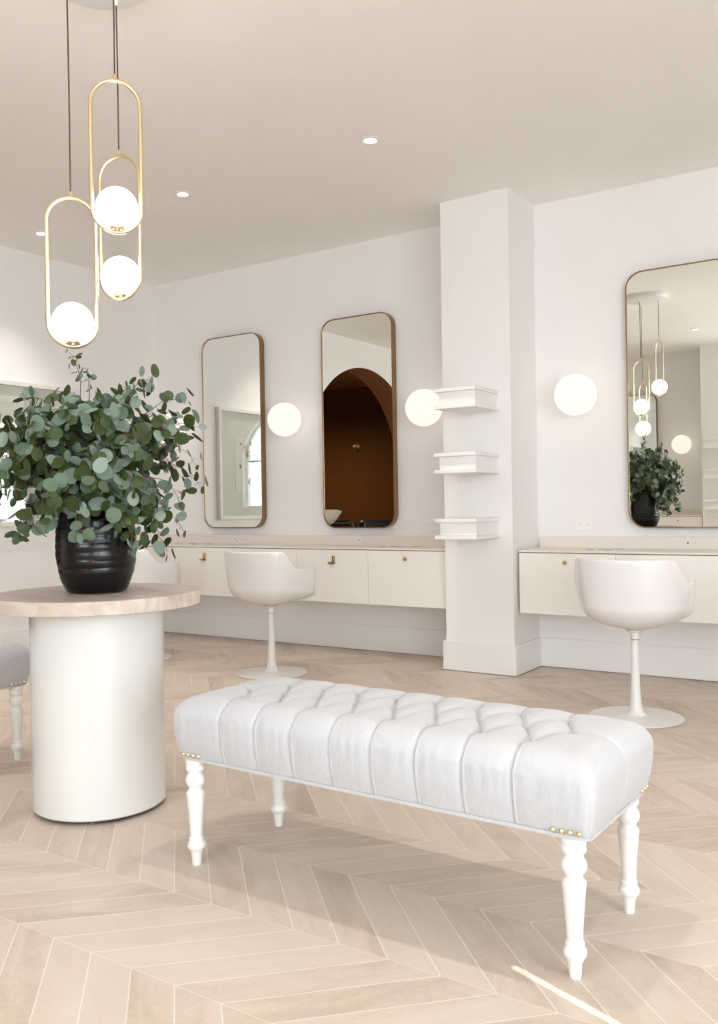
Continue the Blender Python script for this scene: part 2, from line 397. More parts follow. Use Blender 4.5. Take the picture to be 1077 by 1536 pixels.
# skirting boards
def skirt(name, boxes, label): 
    m = MB()
    for b in boxes: m.box(*b, 0.004, .182)
    struct(name, m, TRIM, label, bevel=.0015)
skirt('baseboard_back', [(XL, CXA, YF - .016, YF), (CXB, XR, YF - .016, YF)], 'tall white skirting board on the mirror wall')
skirt('baseboard_column', [(CXA - .016, CXB + .016, CY - .016, CY), (CXA - .016, CXA, CY, YF), (CXB, CXB + .016, CY, YF)], 'tall white skirting around the column')
skirt('baseboard_left', [(XL, XL + .016, AC + AR, YF), (XL, XL + .016, YB, AC - AR)], 'white skirting board on the side wall')
skirt('baseboard_front', [(XL, XR, YB, YB + .016)], 'white skirting board on the opposite wall')
# tiled alcove behind the arch
AXL, AYA, AYB, AH = -9.1, .2, 3.7, 2.66
for nm, bx in (('side', (AXL - .1, XL - .3, AYA - .1, AYA)), ('end', (AXL - .1, AXL, AYA, AYB)), ('far', (AXL - .1, XL - .3, AYB, AYB + .1)), ('inner', (XL - .34, XL - .301, AYA, AC - AR)), ('return', (XL - .34, XL - .301, AC + AR, AYB))):
    struct('wall_alcove_' + nm, MB().box(*bx, 0, AH), TILE, 'dark brown glazed tile wall of the wash alcove, %s' % nm)
struct('ceiling_alcove', MB().box(AXL - .1, XL - .3, AYA - .1, AYB + .1, AH, AH + .1), BROWN, 'brown ceiling of the wash alcove')
# exterior: pavement and an unseen slab added to block the sun, slit for one floor streak
struct('pavement', MB().add([(XR + .2, 12, -.02), (XR + .2, YB - .2, -.02), (XL - 6, YB - .2, -.02), (XL - 6, -10, -.02), (14, -10, -.02), (14, 12, -.02)], [(0, 1, 2, 3, 4, 5)]), PAVE, 'pavement outside the windows')
CZ = 3.02
hd = CZ / math.tan(SEL); ux, uy = .9386, -.345
P0 = Vector((-.806 + ux * hd, 1.808 + uy * hd))
def cbox(m, a0, a1, b0, b1):
    v = []
    for z in (CZ, CZ + .08):
        for (a, b) in ((a0, b0), (a1, b0), (a1, b1), (a0, b1)):
            v.append((P0.x + ux * a - uy * b, P0.y + uy * a + ux * b, z))
    m.add(v, [(3, 2, 1, 0), (4, 5, 6, 7), (0, 1, 5, 4), (1, 2, 6, 5), (2, 3, 7, 6), (3, 0, 4, 7)])
m = MB(); SW = .017
cbox(m, -1.2, 4.0, SW / 2, 6.5); cbox(m, -1.2, 4.0, -5.0, -SW / 2); cbox(m, -1.2, 0, -SW / 2, SW / 2); cbox(m, 1.3, 4.0, -SW / 2, SW / 2)
struct('sun_blocker', m, EXT, 'unseen slab added to block the sun, slotted to let one streak through')

# ------------------------------------------------------------------ styling stations along the mirror wall
CF = 4.93           # front of the cabinets
def cabinet(x0, x1, label, handle, yf=CF, yw=YF, sgn=1, group='wall hung cabinets under the counters'):
    """unit with its origin at bottom front left; sgn=-1 mirrors it to the opposite wall"""
    t = thing('wall_cabinet', label, 'cabinet', ((x0 + x1) / 2, yf, .371), 0 if sgn > 0 else PI, group)
    W = (x1 - x0) / 2; D = abs(yw - yf) - .002
    m = MB().box(-W + .0005, W - .0005, .019, D, .0, .355); part(m, 'body', LAQ, t)
    m = MB().box(-W + .0012, W - .0012, 0, .018, .0, .357); d = part(m, 'door', LAQ, t, bevel=.001)
    if handle == 'tab':
        m = MB().box(.016, .030, -.016, -.0005, .262, .318); m.box(-.018, .030, -.016, -.0005, .262, .274)
        part(m, 'handle', HANDLE, d, 'L-shaped brass tab pull', bevel=.001)
    elif handle == 'knob':
        m = MB().lathe([(.0, -.020), (.010, -.020), (.012, -.017), (.010, -.012), (.005, -.008), (.005, -.0005), (0, -.0005)], 24, (0, 0, .305), 'y')
        part(m, 'knob', HANDLE, d, 'round brass knob', smooth=True)
    return t
P_ = .5935
xs = [-2.6 - P_ * i for i in range(5)]
labs = [('white cabinet front with round brass knob beside the column', 'knob'), ('white cabinet with L-shaped brass pull under the arch-reflecting mirror', 'tab'),
        ('white cabinet front behind the middle swivel chair', 'knob'), ('white cabinet with L-shaped brass pull under the art-reflecting mirror', 'tab'), ('white cabinet at the far left corner behind the vase table', 'knob')]
for i, (lb, h) in enumerate(labs):
    x1 = xs[i]; x0 = xs[i] - P_ if i < 4 else XL + .001
    cabinet(x0 + .0002, x1 - .0002 if i else CXA - .0165, lb, h)
labs = [('white cabinet front with small brass knob, just right of the column', 'knob'), ('white cabinet front behind the nearest right-hand swivel chair', None), ('white cabinet at the right edge of the picture', 'tab')]
for i, (lb, h) in enumerate(labs):
    x0 = -2.14 + P_ * i + .0002
    if i == 0: x0 = CXB + .0165
    cabinet(x0, -2.14 + P_ * (i + 1) - .0002, lb, h)
def counter(x0, x1, label, yf=CF, yw=YF, holes=(), group=None):
    s = 1 if yw > yf else -1; t = thing('countertop', label, 'counter', ((x0 + x1) / 2, yf, .7285), 0 if s > 0 else PI)
    W = (x1 - x0) / 2; D = abs(yw - yf)
    part(MB().box(-W, W, .006, D - .002, -.0, .0045), 'shadow_gap', GAP, t, 'recessed strip under the slab, coloured dark as the shade in the gap')
    part(MB().box(-W, W, -.001, D - .002, .0046, .0165), 'slab', QUARTZ, t, bevel=.001)
    part(MB().box(-W, W, D - .022, D - .002, .0166, .086), 'backsplash', QUARTZ, t, bevel=.001)
    for (gx, gy) in holes:
        m = MB().lathe([(.021, .0166), (.026, .0166), (.026, .0182), (.021, .0182)], 28, (gx - (x0 + x1) / 2, gy - yf, 0))
        g = part(m, 'grommet', GROM, t, 'dark metal tool ring', smooth=True)
        part(MB().lathe([(0, .0166), (.0212, .0166), (.0212, .0171), (0, .0171)], 24, (gx - (x0 + x1) / 2, gy - yf, 0)), 'opening', DARK, g)
    return t
counter(XL + .001, CXA - .0165, 'long beige quartz countertop left of the column', holes=[(-3.165, 5.06), (-3.11, 5.13), (-3.02, 5.06), (-2.95, 5.13), (-5.05, 5.06), (-4.97, 5.13), (-4.88, 5.06), (-4.80, 5.13)])
counter(CXB + .0165, -2.14 + 3 * P_, 'beige quartz countertop right of the column', holes=[(-1.735, 5.06), (-1.69, 5.14), (-1.625, 5.06), (-1.59, 5.14)])
# round buttons in the backsplash
def wbutton(x, label):
    t = thing('air_button', label, 'button', (x, YF - .0221, .782), 0, 'round buttons set in the backsplash')
    part(MB().lathe([(0, -.004), (.017, -.004), (.0185, -.002), (.0185, -.0002), (0, -.0002)], 28, (0, 0, 0), 'y'), 'escutcheon', PLAST, t, smooth=True)
    part(MB().box(-.006, .006, -.0055, -.0041, -.007, .007), 'push_button', GREY, t, 'grey centre')
for x, lb in ((-1.23, 'small white button in the backsplash under the right-hand mirror'), (-3.476, 'small button in the backsplash under the middle mirror'), (-4.637, 'small button in the backsplash under the leftmost mirror')):
    wbutton(x, lb)
# power outlets
def outlet(x, z, label, vertical=False, y=YF):
    t = thing('wall_outlet', label, 'outlet', (x, y, z), 0, 'white duplex power outlets')
    part(MB().box(-.056, .056, -.006, -.0005, -.036, .036), 'cover_plate', PLAST, t, bevel=.002)
    m = MB(); 
    for sx in (-.026, .026):
        m.box(sx - .017, sx + .017, -.0075, -.0062, -.016, .016)
    r = part(m, 'receptacle', PLAST, t)
    for sx in (-.026, .026):
        part(MB().box(sx - .007, sx - .001, -.0082, -.0076, .005, .0075), 'slot', DARK, r); part(MB().box(sx - .007, sx - .001, -.0082, -.0076, -.0075, -.005), 'slot', DARK, r)
        part(MB().box(sx + .005, sx + .009, -.0082, -.0076, -.002, .002), 'slot', DARK, r)
outlet(-1.843, .888, 'white power outlet between the column and the right-hand mirror')
outlet(-2.885, .888, 'power outlet left of the column, half hidden by the lowest shelf')
outlet(-5.26, .888, 'power outlet at the left corner behind the eucalyptus leaves')
outlet(-2.70, .30, 'cream power outlet under the cabinets beside the column')

# mirrors
def rrect(w, h, r, n=10):
    p = []
    for cx, cz, a0 in ((w - r, h - r, 0), (-w + r, h - r, PI / 2), (-w + r, -h + r, PI), (w - r, -h + r, 3 * PI / 2)):
        for i in range(n + 1):
            a = a0 + PI / 2 * i / n; p.append((cx + r * math.cos(a), cz + r * math.sin(a)))
    return p
def make_mirror(label, loc, rot=(0, 0, 0)):
    t = thing('wall_mirror', label, 'mirror', loc, 0, 'tall rounded mirrors in bronze frames'); t.rotation_euler = rot
    W, H, Rr, tw = .300, .747, .100, .007
    o_, i_ = rrect(W, H, Rr), rrect(W - tw, H - tw, Rr - tw); n = len(o_)
    v = [(x, -.055, z) for x, z in o_] + [(x, -.055, z) for x, z in i_] + [(x, -.006, z) for x, z in o_] + [(x, -.006, z) for x, z in i_]
    f = []
    for i in range(n):
        k = (i + 1) % n
        f += [(i, k, n + k, n + i), (i, 2 * n + i, 2 * n + k, k), (n + i, n + k, 3 * n + k, 3 * n + i), (2 * n + i, 3 * n + i, 3 * n + k, 2 * n + k)]
    part(MB().add(v, f), 'frame', FRAME, t, 'thin deep bronze frame', smooth=True, angle=50)
    g_ = rrect(W - tw - .0003, H - tw - .0003, Rr - tw)
    v = [(x, -.0515, z) for x, z in g_] + [(x, -.046, z) for x, z in g_]
    f = [tuple(range(n)), tuple(range(n, 2 * n))[::-1]] + [(i, n + i, n + (i + 1) % n, (i + 1) % n) for i in range(n)]
    part(MB().add(v, f), 'mirror_glass', MIR, t)
    return t
MZ = 1.615
m1 = make_mirror('leftmost tall mirror, reflecting the framed flower art', (-4.628, YF, MZ))
def cp(o, loc, rot, label):
    c = copy_tree(o, loc, None, label); c.rotation_euler = rot; return c
m2 = cp(m1, (-3.458, YF, MZ), (0, 0, 0), 'middle tall mirror, reflecting the dark brown tiled arch')
m3 = cp(m1, (-1.258, YF, MZ), (.0072, 0, -.0171), 'right-hand tall mirror, reflecting the pendant lamps and black vase')
cp(m1, (-3.742, YB, MZ), (0, 0, PI), 'tall mirror on the opposite wall, seen only as a reflection')

# globe wall lamps
def globe(loc, rz, label):
    t = thing('globe_wall_lamp', label, 'wall lamp', loc, rz, 'round globe wall lamps')
    g = MB().sphere((0, -.143, 0), .1235, 48, 32); part(g, 'globe_shade', WGLOBE, t, smooth=True, angle=180)
    part(MB().lathe([(0, -.03), (.045, -.03), (.05, -.024), (.05, -.0005), (0, -.0005)], 32, (0, 0, 0), 'y'), 'back_plate', PLAST, t, smooth=True)
    return t
g1 = globe((-4.035, YF, 1.664), 0, 'white globe wall lamp between the left and middle mirrors')
cp(g1, (-2.868, YF, 1.664), (0, 0, 0), 'white globe wall lamp beside the column, partly behind the top shelf')
cp(g1, (-1.836, YF, 1.664), (0, 0, 0), 'white globe wall lamp between the column and the right-hand mirror')
cp(g1, (-5.20, YF, 1.664), (0, 0, 0), 'white globe wall lamp behind the eucalyptus leaves')
cp(g1, (-3.10, YB, 1.664), (0, 0, PI), 'white globe wall lamp seen reflected in the right-hand mirror')

# column shelves
def shelf(loc, rz, label):
    t = thing('wall_shelf', label, 'shelf', loc, rz, 'white shelves on the column')
    W, D = .133, .322
    part(MB().box(-W, W, -D, -.0005, .098, .118), 'top_board', TRIM, t, bevel=.001)
    part(MB().box(-W + .022, W - .012, -D + .026, -.0005, .0205, .0975), 'drawer_box', TRIM, t)
    part(MB().box(-W, W, -D, -.0005, 0, .020), 'bottom_board', TRIM, t, bevel=.001)
    return t
s1 = shelf((-2.350, CY, 1.577), 0, 'white double-board shelf, topmost on the column')
cp(s1, (-2.352, CY, 1.203), (0, 0, 0), 'white double-board shelf, middle of the three on the column')
cp(s1, (-2.354, CY, .822), (0, 0, 0), 'white double-board shelf, lowest on the column')
for z, lb in ((1.577, 'top'), (1.203, 'middle'), (.822, 'lowest')):
    cp(s1, (-2.565, YB + .38, z), (0, 0, PI), 'white shelf on the reflected column, %s one' % lb)
# opposite stations (seen in the mirrors)
for k in range(4):
    x1 = -2.807 - P_ * k; x0 = x1 - P_ + .0004
    cabinet(x0, x1, ['white cabinet beside the reflected column', 'white cabinet second from the reflected column', 'white cabinet third from the reflected column', 'white cabinet in the far corner of the reflected wall'][k], 'knob', YB + .348, YB, -1)
counter(-2.807 - 4 * P_, -2.807, 'beige countertop along the opposite wall, seen in reflection', YB + .348, YB)

# ------------------------------------------------------------------ recessed downlights
def downlight(x, y, label, first=None):
    if first:
        c = copy_tree(first, (x, y, HC), 0, label)
        return c
    t = thing('recessed_downlight', label, 'ceiling light', (x, y, HC), 0, 'recessed ceiling downlights')
    part(MB().lathe([(.034, -.0005), (.034, -.004), (.040, -.006), (.054, -.004), (.056, -.0005)], 40), 'trim_ring', TRIM, t, smooth=True)
    part(MB().lathe([(0, -.0005), (.0335, -.0005), (.0335, -.0025), (0, -.0025)], 32), 'lens', LENS, t, 'glowing lens')
    d = bpy.data.lights.new('lamp', 'SPOT'); d.energy = DOWN; d.spot_size = math.radians(88); d.spot_blend = 1; d.shadow_soft_size = .018; d.color = (1, .93, .86)
    l = bpy.data.objects.new('lamp', d); COL.objects.link(l); l.parent = t; l.location = (0, 0, -.04)
    return t
d0 = downlight(-2.433, 3.840, 'recessed ceiling downlight nearest the centre of the ceiling')
for x, y, lb in ((-3.755, 3.842, 'recessed ceiling downlight right of the pendant lamps'), (-5.05, 3.83, 'recessed ceiling downlight at the far left beside the brass loop'),
                 (-4.6, 2.03, 'unseen downlight before the side wall, added to brighten the left of the room'), (-5.05, -.04, 'unseen downlight in the left corner, added to brighten that end of the room'), (.2, 3.84, 'downlight near the right window, outside the frame'),  # first two on this line are extra lamps, added to lift the left side
                 (-1.12, 2.03, 'downlight straight above the tufted bench'), (.2, 2.03, 'downlight to the right of the bench, outside the frame'),
                 (-3.755, 2.03, 'downlight above the second bench, outside the frame'), (-2.53, -.04, 'downlight visible only in the right-hand mirror'),
                 (-1.12, -.04, 'downlight over the camera side of the room'), (-3.84, -.04, 'downlight near the opposite wall')):
    downlight(x, y, lb, d0)

# ------------------------------------------------------------------ pendant cluster
CANX, CANY = -2.42, 2.08
t = thing('ceiling_canopy', 'round white ceiling canopy carrying the three pendant cords', 'light fitting', (CANX, CANY, HC))
part(MB().lathe([(0, -.045), (.18, -.045), (.192, -.038), (.195, -.028), (.195, -.0005), (0, -.0005)], 64), 'disc', PLAST, t, smooth=True)
def pendant(x, y, z, ang, label):
    t = thing('pendant_lamp', label, 'pendant lamp', (x, y, z), ang, 'brass loop pendant lamps with white globes')
    Hh, Wd, r = .523, .088, .0072; Rc = Wd - r
    pts = []
    for i in range(33):
        a = PI * i / 32; pts.append((Rc * math.cos(a), 0, Hh - r - Rc + Rc * math.sin(a)))
    pts += [(-Rc, 0, Hh - r - Rc - (Hh - 2 * r - 2 * Rc) * k / 6) for k in range(1, 6)]
    for i in range(33):
        a = PI + PI * i / 32; pts.append((Rc * math.cos(a), 0, r + Rc + Rc * math.sin(a)))
    pts += [(Rc, 0, r + Rc + (Hh - 2 * r - 2 * Rc) * k / 6) for k in range(1, 6)]
    part(MB().tube(pts, r, 14, closed=True), 'brass_loop', BRASS, t, smooth=True, angle=180)
    zc = 2 * r + .008 + .066
    part(MB().sphere((0, 0, zc), .0695, 48, 32), 'glass_globe', PGLOBE, t, smooth=True, angle=180)
    part(MB().lathe([(0, 2 * r - .002), (.009, 2 * r - .002), (.009, 2 * r + .003), (.024, 2 * r + .003), (.026, 2 * r + .006), (.026, 2 * r + .010), (0, 2 * r + .010)], 32), 'globe_cup', BRASS, t, smooth=True)
    part(MB().lathe([(0, Hh - .002), (.0075, Hh - .002), (.0075, Hh + .006), (.004, Hh + .014), (0, Hh + .014)], 20), 'cord_cap', BRASS, t, smooth=True)
    top = HC - .0455 - z
    part(MB().tube([(0, 0, Hh + .012), (.001, 0, (Hh + top) / 2), (0, 0, top - .02)], .0026, 8), 'cord', CORD, t, 'thin brown cord', smooth=True)
    part(MB().lathe([(0, top - .028), (.006, top - .028), (.008, top - .018), (.008, top), (0, top)], 20), 'cord_grip', PLAST, t, 'small white cord grip', smooth=True)
    return t
pendant(-2.3151, 2.0575, 1.9463, math.radians(49.5), 'brass loop pendant lamp hanging highest of the three')
pendant(-2.4456, 2.1859, 1.7646, math.radians(15.5), 'brass loop pendant lamp behind, seen through the highest loop')
pendant(-2.4891, 2.0077, 1.5752, math.radians(49.0), 'brass loop pendant lamp hanging lowest, just above the eucalyptus')

# ------------------------------------------------------------------ pedestal table, vase, eucalyptus
TX, TY = -2.464, 2.070
t = thing('pedestal_table', 'round pale oak table on a glossy white drum base', 'table', (TX, TY, 0))
part(MB().lathe([(0, .013), (.2195, .013), (.2245, .018), (.2245, .6925), (0, .6925)], 128), 'drum_base', DRUM, t, 'glossy white drum', smooth=True)
part(MB().lathe([(0, .693), (.351, .693), (.353, .695), (.353, .7355), (.3505, .738), (0, .738)], 128), 'tabletop', OAK, t, 'pale oak top', smooth=True)
part(MB().lathe([(0, .0055), (.207, .0055), (.207, .0128), (0, .0128)], 96), 'plinth', DARK, t, 'dark recessed plinth', smooth=True)
for k in range(5):
    a = 2 * PI * k / 5 + .4
    part(MB().lathe([(0, 0), (.012, 0), (.012, .0054), (0, .0054)], 20, (.19 * math.cos(a), .19 * math.sin(a), 0)), 'glide_foot', GROM, t, smooth=True)

def vase_prof():
    ctrl = [(0, .0), (.088, .0), (.100, .006), (.112, .028), (.125, .065), (.1335, .11), (.136, .16), (.134, .21), (.127, .26), (.119, .30), (.113, .325)]
    out = ctrl[:3]; n = 100
    zs = np.linspace(.008, .325, n); rs = np.interp(zs, [c[1] for c in ctrl[2:]], [c[0] for c in ctrl[2:]])
    for z, r in zip(zs, rs):
        ph = (z / .029) % 1
        out.append((r + .0016 * (1 - abs(2 * ph - 1)) ** .7 - .001, z))
    out += [(.106, .327), (.100, .322), (.100, .25), (0, .24)]
    return out
v = thing('vase', 'black ribbed round vase standing on the oak table', 'vase', (TX, TY, .738))
pm = MB().lathe(vase_prof(), 96)
# slightly hand-cut horizontal facets
for i, p in enumerate(pm.v):
    a = math.atan2(p[1], p[0]); b = math.floor(p[2] / .029); k = 1 + .006 * math.sin(3 * a + b * 2.1) * (p[2] > .01) + .003 * math.sin(7 * a + b * 4.7) * (p[2] > .01)
    pm.v[i] = (p[0] * k, p[1] * k, p[2])
part(pm, 'vase_body', VASE, v, smooth=True, angle=60)

def leaf(mb, c, nrm, tip, r):
    nrm = nrm.normalized(); tip = (tip - nrm * tip.dot(nrm))
    if tip.length < 1e-4: tip = nrm.orthogonal()
    tip.normalize(); s = nrm.cross(tip); n = 12; vs = [c]; cup = random.uniform(-.12, .22) * r; fold = random.uniform(0, .25) * r
    asp = random.uniform(.80, 1.0); 
    ring1 = []; ring2 = []
    for i in range(n):
        a = 2 * PI * i / n; k = 1 + .13 * max(0, math.cos(a)) ** 6 - .05 * max(0, -math.cos(a)) ** 4
        x, y = math.cos(a) * k, math.sin(a) * asp
        ring1.append(c + (tip * x + s * y) * r * .55 + nrm * (cup * .3 + fold * abs(y) * .3))
        ring2.append(c + (tip * x + s * y) * r + nrm * (cup + fold * abs(y)))
    vs += ring1 + ring2; f = [(0, 1 + i, 1 + (i + 1) % n) for i in range(n)] + [(1 + i, 1 + n + i, 1 + n + (i + 1) % n, 1 + (i + 1) % n) for i in range(n)]
    mb.add(vs, f)
bq = thing('eucalyptus_bouquet', 'full bunch of silver-dollar eucalyptus stems arranged in the black vase', 'plant', (TX, TY, 1.063))
RT = Vector((.8342, .5512, 0)).normalized(); FW = Vector((-.5512, .8342, 0)).normalized()
def branch(tip, nl, rl=(.019, .034), lift=.18, sparse=0):
    """tip = (sideways, height, depth) from the vase mouth, in metres"""
    T = RT * tip[0] + Vector((0, 0, tip[1])) + FW * tip[2]
    h = Vector((T.x, T.y, 0)); base = h.normalized() * min(.07, h.length * .4) + Vector((0, 0, -.06)) if h.length > 1e-3 else Vector((0, 0, -.06))
    c1 = base + Vector((0, 0, max(.12, lift + T.z * .6))) + h * .12
    c2 = h * .78 + Vector((0, 0, T.z + (.13 if T.z < .2 else .03)))
    pts = []
    K = 16
    for i in range(K + 1):
        q = i / K; p = base * (1 - q) ** 3 + c1 * 3 * q * (1 - q) ** 2 + c2 * 3 * q * q * (1 - q) + T * q ** 3
        p += Vector((random.gauss(0, .004), random.gauss(0, .004), random.gauss(0, .004))) * (0 < i)
        pts.append(p)
    mb = MB(); mb.tube(pts, [.0026 - .0019 * i / K for i in range(K + 1)], 6)
    lv = MB(); ax = random.uniform(0, PI)
    for j in range(nl):
        q = .22 + .78 * (j + .5) / nl if not sparse else .45 + .55 * (j + .5) / nl
        fi = q * K; i0 = min(K - 1, int(fi)); p = pts[i0].lerp(pts[i0 + 1], fi - i0); d = (pts[i0 + 1] - pts[i0]).normalized()
        size = random.uniform(*rl) * (1.12 - .35 * q)
        for s_ in (0, 1):
            if random.random() < .12: continue
            a = ax + j * PI / 2 + s_ * PI + random.uniform(-.5, .5)
            o1 = d.orthogonal().normalized(); o2 = d.cross(o1)
            out = o1 * math.cos(a) + o2 * math.sin(a) + d * random.uniform(.1, .7) + Vector((0, 0, random.uniform(-.35, .15))); out.normalize()
            pl = random.uniform(.006, .018)
            c = p + out * (pl + size * .95)
            if Vector((c.x, c.y)).length < .14 and c.z < -.03: continue
            mb.tube([p, p + out * (pl + size * .15)], .0007, 4)
            nr = d * random.uniform(.2, 1.1) + Vector((random.gauss(0, .7), random.gauss(0, .7), random.gauss(.35, .6))) + Vector((c.x, c.y, 0)).normalized() * random.uniform(0, 1.2)
            leaf(lv, c, nr, out, size)
    if not sparse: leaf(lv, pts[-1] + d * .012, Vector((random.gauss(0, 1), random.gauss(0, 1), .3)), d, random.uniform(.010, .018))
    b = mb.build('branch', STEM, bq, smooth=True, fix=False)
    lv.build('leaves', LEAF, b, smooth=True, fix=False, angle=180)
front = [(.20, .40, -.02, 7), (.32, .33, .02, 8), (.36, .24, -.03, 8), (.34, .12, .06, 8), (.31, -.02, -.08, 9), (.24, -.08, -.15, 9), (.19, -.17, -.22, 10), (.05, -.12, -.33, 10),
         (-.06, -.11, -.33, 10), (-.02, .02, -.38, 10), (-.16, -.10, -.20, 10), (-.24, -.13, -.10, 10), (-.33, -.02, -.12, 10), (-.38, .08, -.05, 10), (-.40, .20, .03, 9), (-.30, .28, .05, 8), (-.22, .34, -.04, 8),
         (-.12, .36, .04, 8), (.02, .33, -.06, 8), (.10, .37, .06, 8), (.12, .24, -.24, 9), (-.12, .20, -.26, 9), (.22, .14, -.24, 9), (-.24, .10, -.26, 10), (.10, .04, -.34, 10), (-.32, .16, -.18, 9), (.28, .22, -.14, 8),
         (-.05, .27, -.18, 9), (.15, .30, -.12, 8), (-.20, .26, -.12, 8), (.20, .02, -.26, 9), (.26, -.19, -.04, 10), (.30, -.12, .02, 9), (-.40, .02, .06, 9), (-.42, .14, .02, 9)]
back = [(.24, .08, .28, 8), (.10, .14, .36, 8), (-.10, .10, .36, 8), (-.26, .12, .28, 8), (-.34, .02, .18, 8), (.33, .04, .18, 8), (.02, -.04, .36, 8), (-.18, -.06, .30, 8), (.18, -.06, .30, 8), (.08, .28, .22, 8), (-.10, .28, .20, 8), (-.22, .22, .2, 8), (.24, .22, .16, 8)]
for a in front + back: branch(a[:3], a[3] + 1)
for a in front: branch((a[0] * random.uniform(.6, .9), a[1] * random.uniform(.6, .95) + .02, a[2] * .8 - .04), a[3])
branch((-.055, .482, -.05), 6, (.009, .016), sparse=1)
branch((-.02, .44, .0), 4, (.010, .016), sparse=1)

# ------------------------------------------------------------------ tufted benches
LEGP = [(0, 0), (.0125, 0), (.0130, .003), (.0152, .034), (.0155, .0365), (.0178, .037), (.0182, .040), (.0192, .043), (.0235, .047), (.0258, .0545), (.0245, .062), (.0205, .0685), (.0202, .0725), (.0212, .074), (.0205, .078), (.0172, .081),
        (.0180, .10), (.0215, .15), (.0252, .193), (.0266, .203), (.0262, .208), (.0225, .2125), (.0192, .217), (.0192, .222), (.0215, .2255), (.0265, .233), (.0284, .242), (.0270, .2515), (.0225, .259), (.0200, .2645), (.0225, .268), (.0262, .2725), (.0275, .279), (.0262, .2835), (.0248, .287), (.0270, .290), (.0275, .3045), (0, .3045)]
FB = [-.4375 + .125 * i for i in range(8)]; MBt = [-.5 + .125 * i for i in range(9)]
VR = .108
def seg_d(px, py, a, b):
    ax, ay = a; bx, by = b; dx, dy = bx - ax, by - ay
    t = np.clip(((px - ax) * dx + (py - ay) * dy) / (dx * dx + dy * dy), 0, 1)
    return np.hypot(px - ax - t * dx, py - ay - t * dy)
def seat_mesh():
    Lx, Ly, z0, z1, R = .6175, .212, .312, .474, .048
    nx, ny, nz = 440, 150, 54
    xs = np.linspace(-1, 1, nx + 1); ys = np.linspace(-1, 1, ny + 1); zs = np.linspace(-1, 1, nz + 1)
    idx = {}; V = []; F = []
    def vid(i, j, k):
        key = (i, j, k)
        if key not in idx: idx[key] = len(V); V.append((xs[i], ys[j], zs[k]))
        return idx[key]
    for i in range(nx):
        for j in range(ny):
            F.append((vid(i, j, nz), vid(i + 1, j, nz), vid(i + 1, j + 1, nz), vid(i, j + 1, nz)))
    for k in range(nz):
        for i in range(nx):
            F.append((vid(i, 0, k), vid(i + 1, 0, k), vid(i + 1, 0, k + 1), vid(i, 0, k + 1)))
            F.append((vid(i, ny, k), vid(i, ny, k + 1), vid(i + 1, ny, k + 1), vid(i + 1, ny, k)))
        for j in range(ny):
            F.append((vid(0, j, k), vid(0, j, k + 1), vid(0, j + 1, k + 1), vid(0, j + 1, k)))
            F.append((vid(nx, j, k), vid(nx, j + 1, k), vid(nx, j + 1, k + 1), vid(nx, j, k + 1)))
    F.append(tuple([vid(i, 0, 0) for i in range(nx + 1)] + [vid(nx, j, 0) for j in range(1, ny + 1)] + [vid(i, ny, 0) for i in range(nx - 1, -1, -1)] + [vid(0, j, 0) for j in range(ny - 1, 0, -1)])[::-1])
    A = np.array(V); X = A[:, 0] * Lx; Y = A[:, 1] * Ly; Z = (z0 + z1) / 2 + A[:, 2] * (z1 - z0) / 2
    # round the box: project the part outside the inner core back to radius R (top and vertical corners)
    Rv = .030
    cx = np.clip(X, -Lx + R, Lx - R); cy = np.clip(Y, -Ly + R, Ly - R); cz = np.minimum(Z, z1 - R)
    D = np.stack([X - cx, Y - cy, Z - cz], 1); n = np.sqrt((np.abs(D[:, 0]) ** 5 + np.abs(D[:, 1]) ** 5) ** .4 + D[:, 2] ** 2); k = np.where(n > 1e-9, R / np.maximum(n, 1e-9), 1)
    P = np.stack([cx, cy, cz], 1) + D * np.minimum(k, 10)[:, None] * (n > 1e-9)[:, None]
    # faces flush: points with n==R stay. normals:
    nd = np.linalg.norm(D, axis=1); Nn = np.where((nd > 1e-9)[:, None], D / np.maximum(nd, 1e-9)[:, None], np.array([[0, 0, 1.]]))
    px, py, pz = P[:, 0], P[:, 1], P[:, 2]
    hz = np.clip((pz - z0) / (z1 - z0), 0, 1)
    onside = 1 - np.clip(Nn[:, 2], 0, 1)
    P2 = P.copy()
    # side bulge: fullest in the upper middle, drawn in at the bottom edge
    bul = .010 * np.sin(PI * np.clip(hz * .95 + .02, 0, 1)) - .012 * (1 - hz) ** 2
    P2[:, 0] += np.sign(px) * (np.abs(Nn[:, 0])) * bul; P2[:, 1] += np.sign(py) * (np.abs(Nn[:, 1])) * bul
    # overall crown of the top
    P2[:, 2] += .016 * np.clip(Nn[:, 2], 0, 1) * (1 - (px / Lx) ** 6) * (1 - (py / Ly) ** 4) 
    # diamond creases
    d = np.full(len(px), 9.)
    segs = []
    for r, s in ((-1, -VR), (1, VR)):
        for i, x in enumerate(FB):
            segs.append(((x, s), (MBt[i], 0))); segs.append(((x, s), (MBt[i + 1], 0)))
    for a, b in segs: d = np.minimum(d, seg_d(px, py, a, b))
    db = np.full(len(px), 9.)
    for x in FB:
        for s in (-VR, VR): db = np.minimum(db, np.hypot(px - x, py - s))
    for x in MBt: db = np.minimum(db, np.hypot(px - x, py))
    # pleats from the outer buttons over the edge and down the sides
    dp = np.full(len(px), 9.)
    for x in FB: dp = np.minimum(dp, np.where(np.abs(py) > VR, np.abs(px - x), 9.))
    de = np.where(np.abs(px) > .5, np.abs(py), 9.)
    dpl = np.minimum(dp, de)
    soft = lambda q, w: np.exp(-(q / w) ** 1.25)
    top = np.clip(Nn[:, 2], 0, 1)
    c_top = -.007 * soft(d, .012) - .0080 * soft(d, .0032) - .016 * soft(db, .022) - .012 * soft(db, .008)
    puff = .003 * (1 - soft(np.minimum(d, dpl), .030))
    fade = .25 + .75 * hz
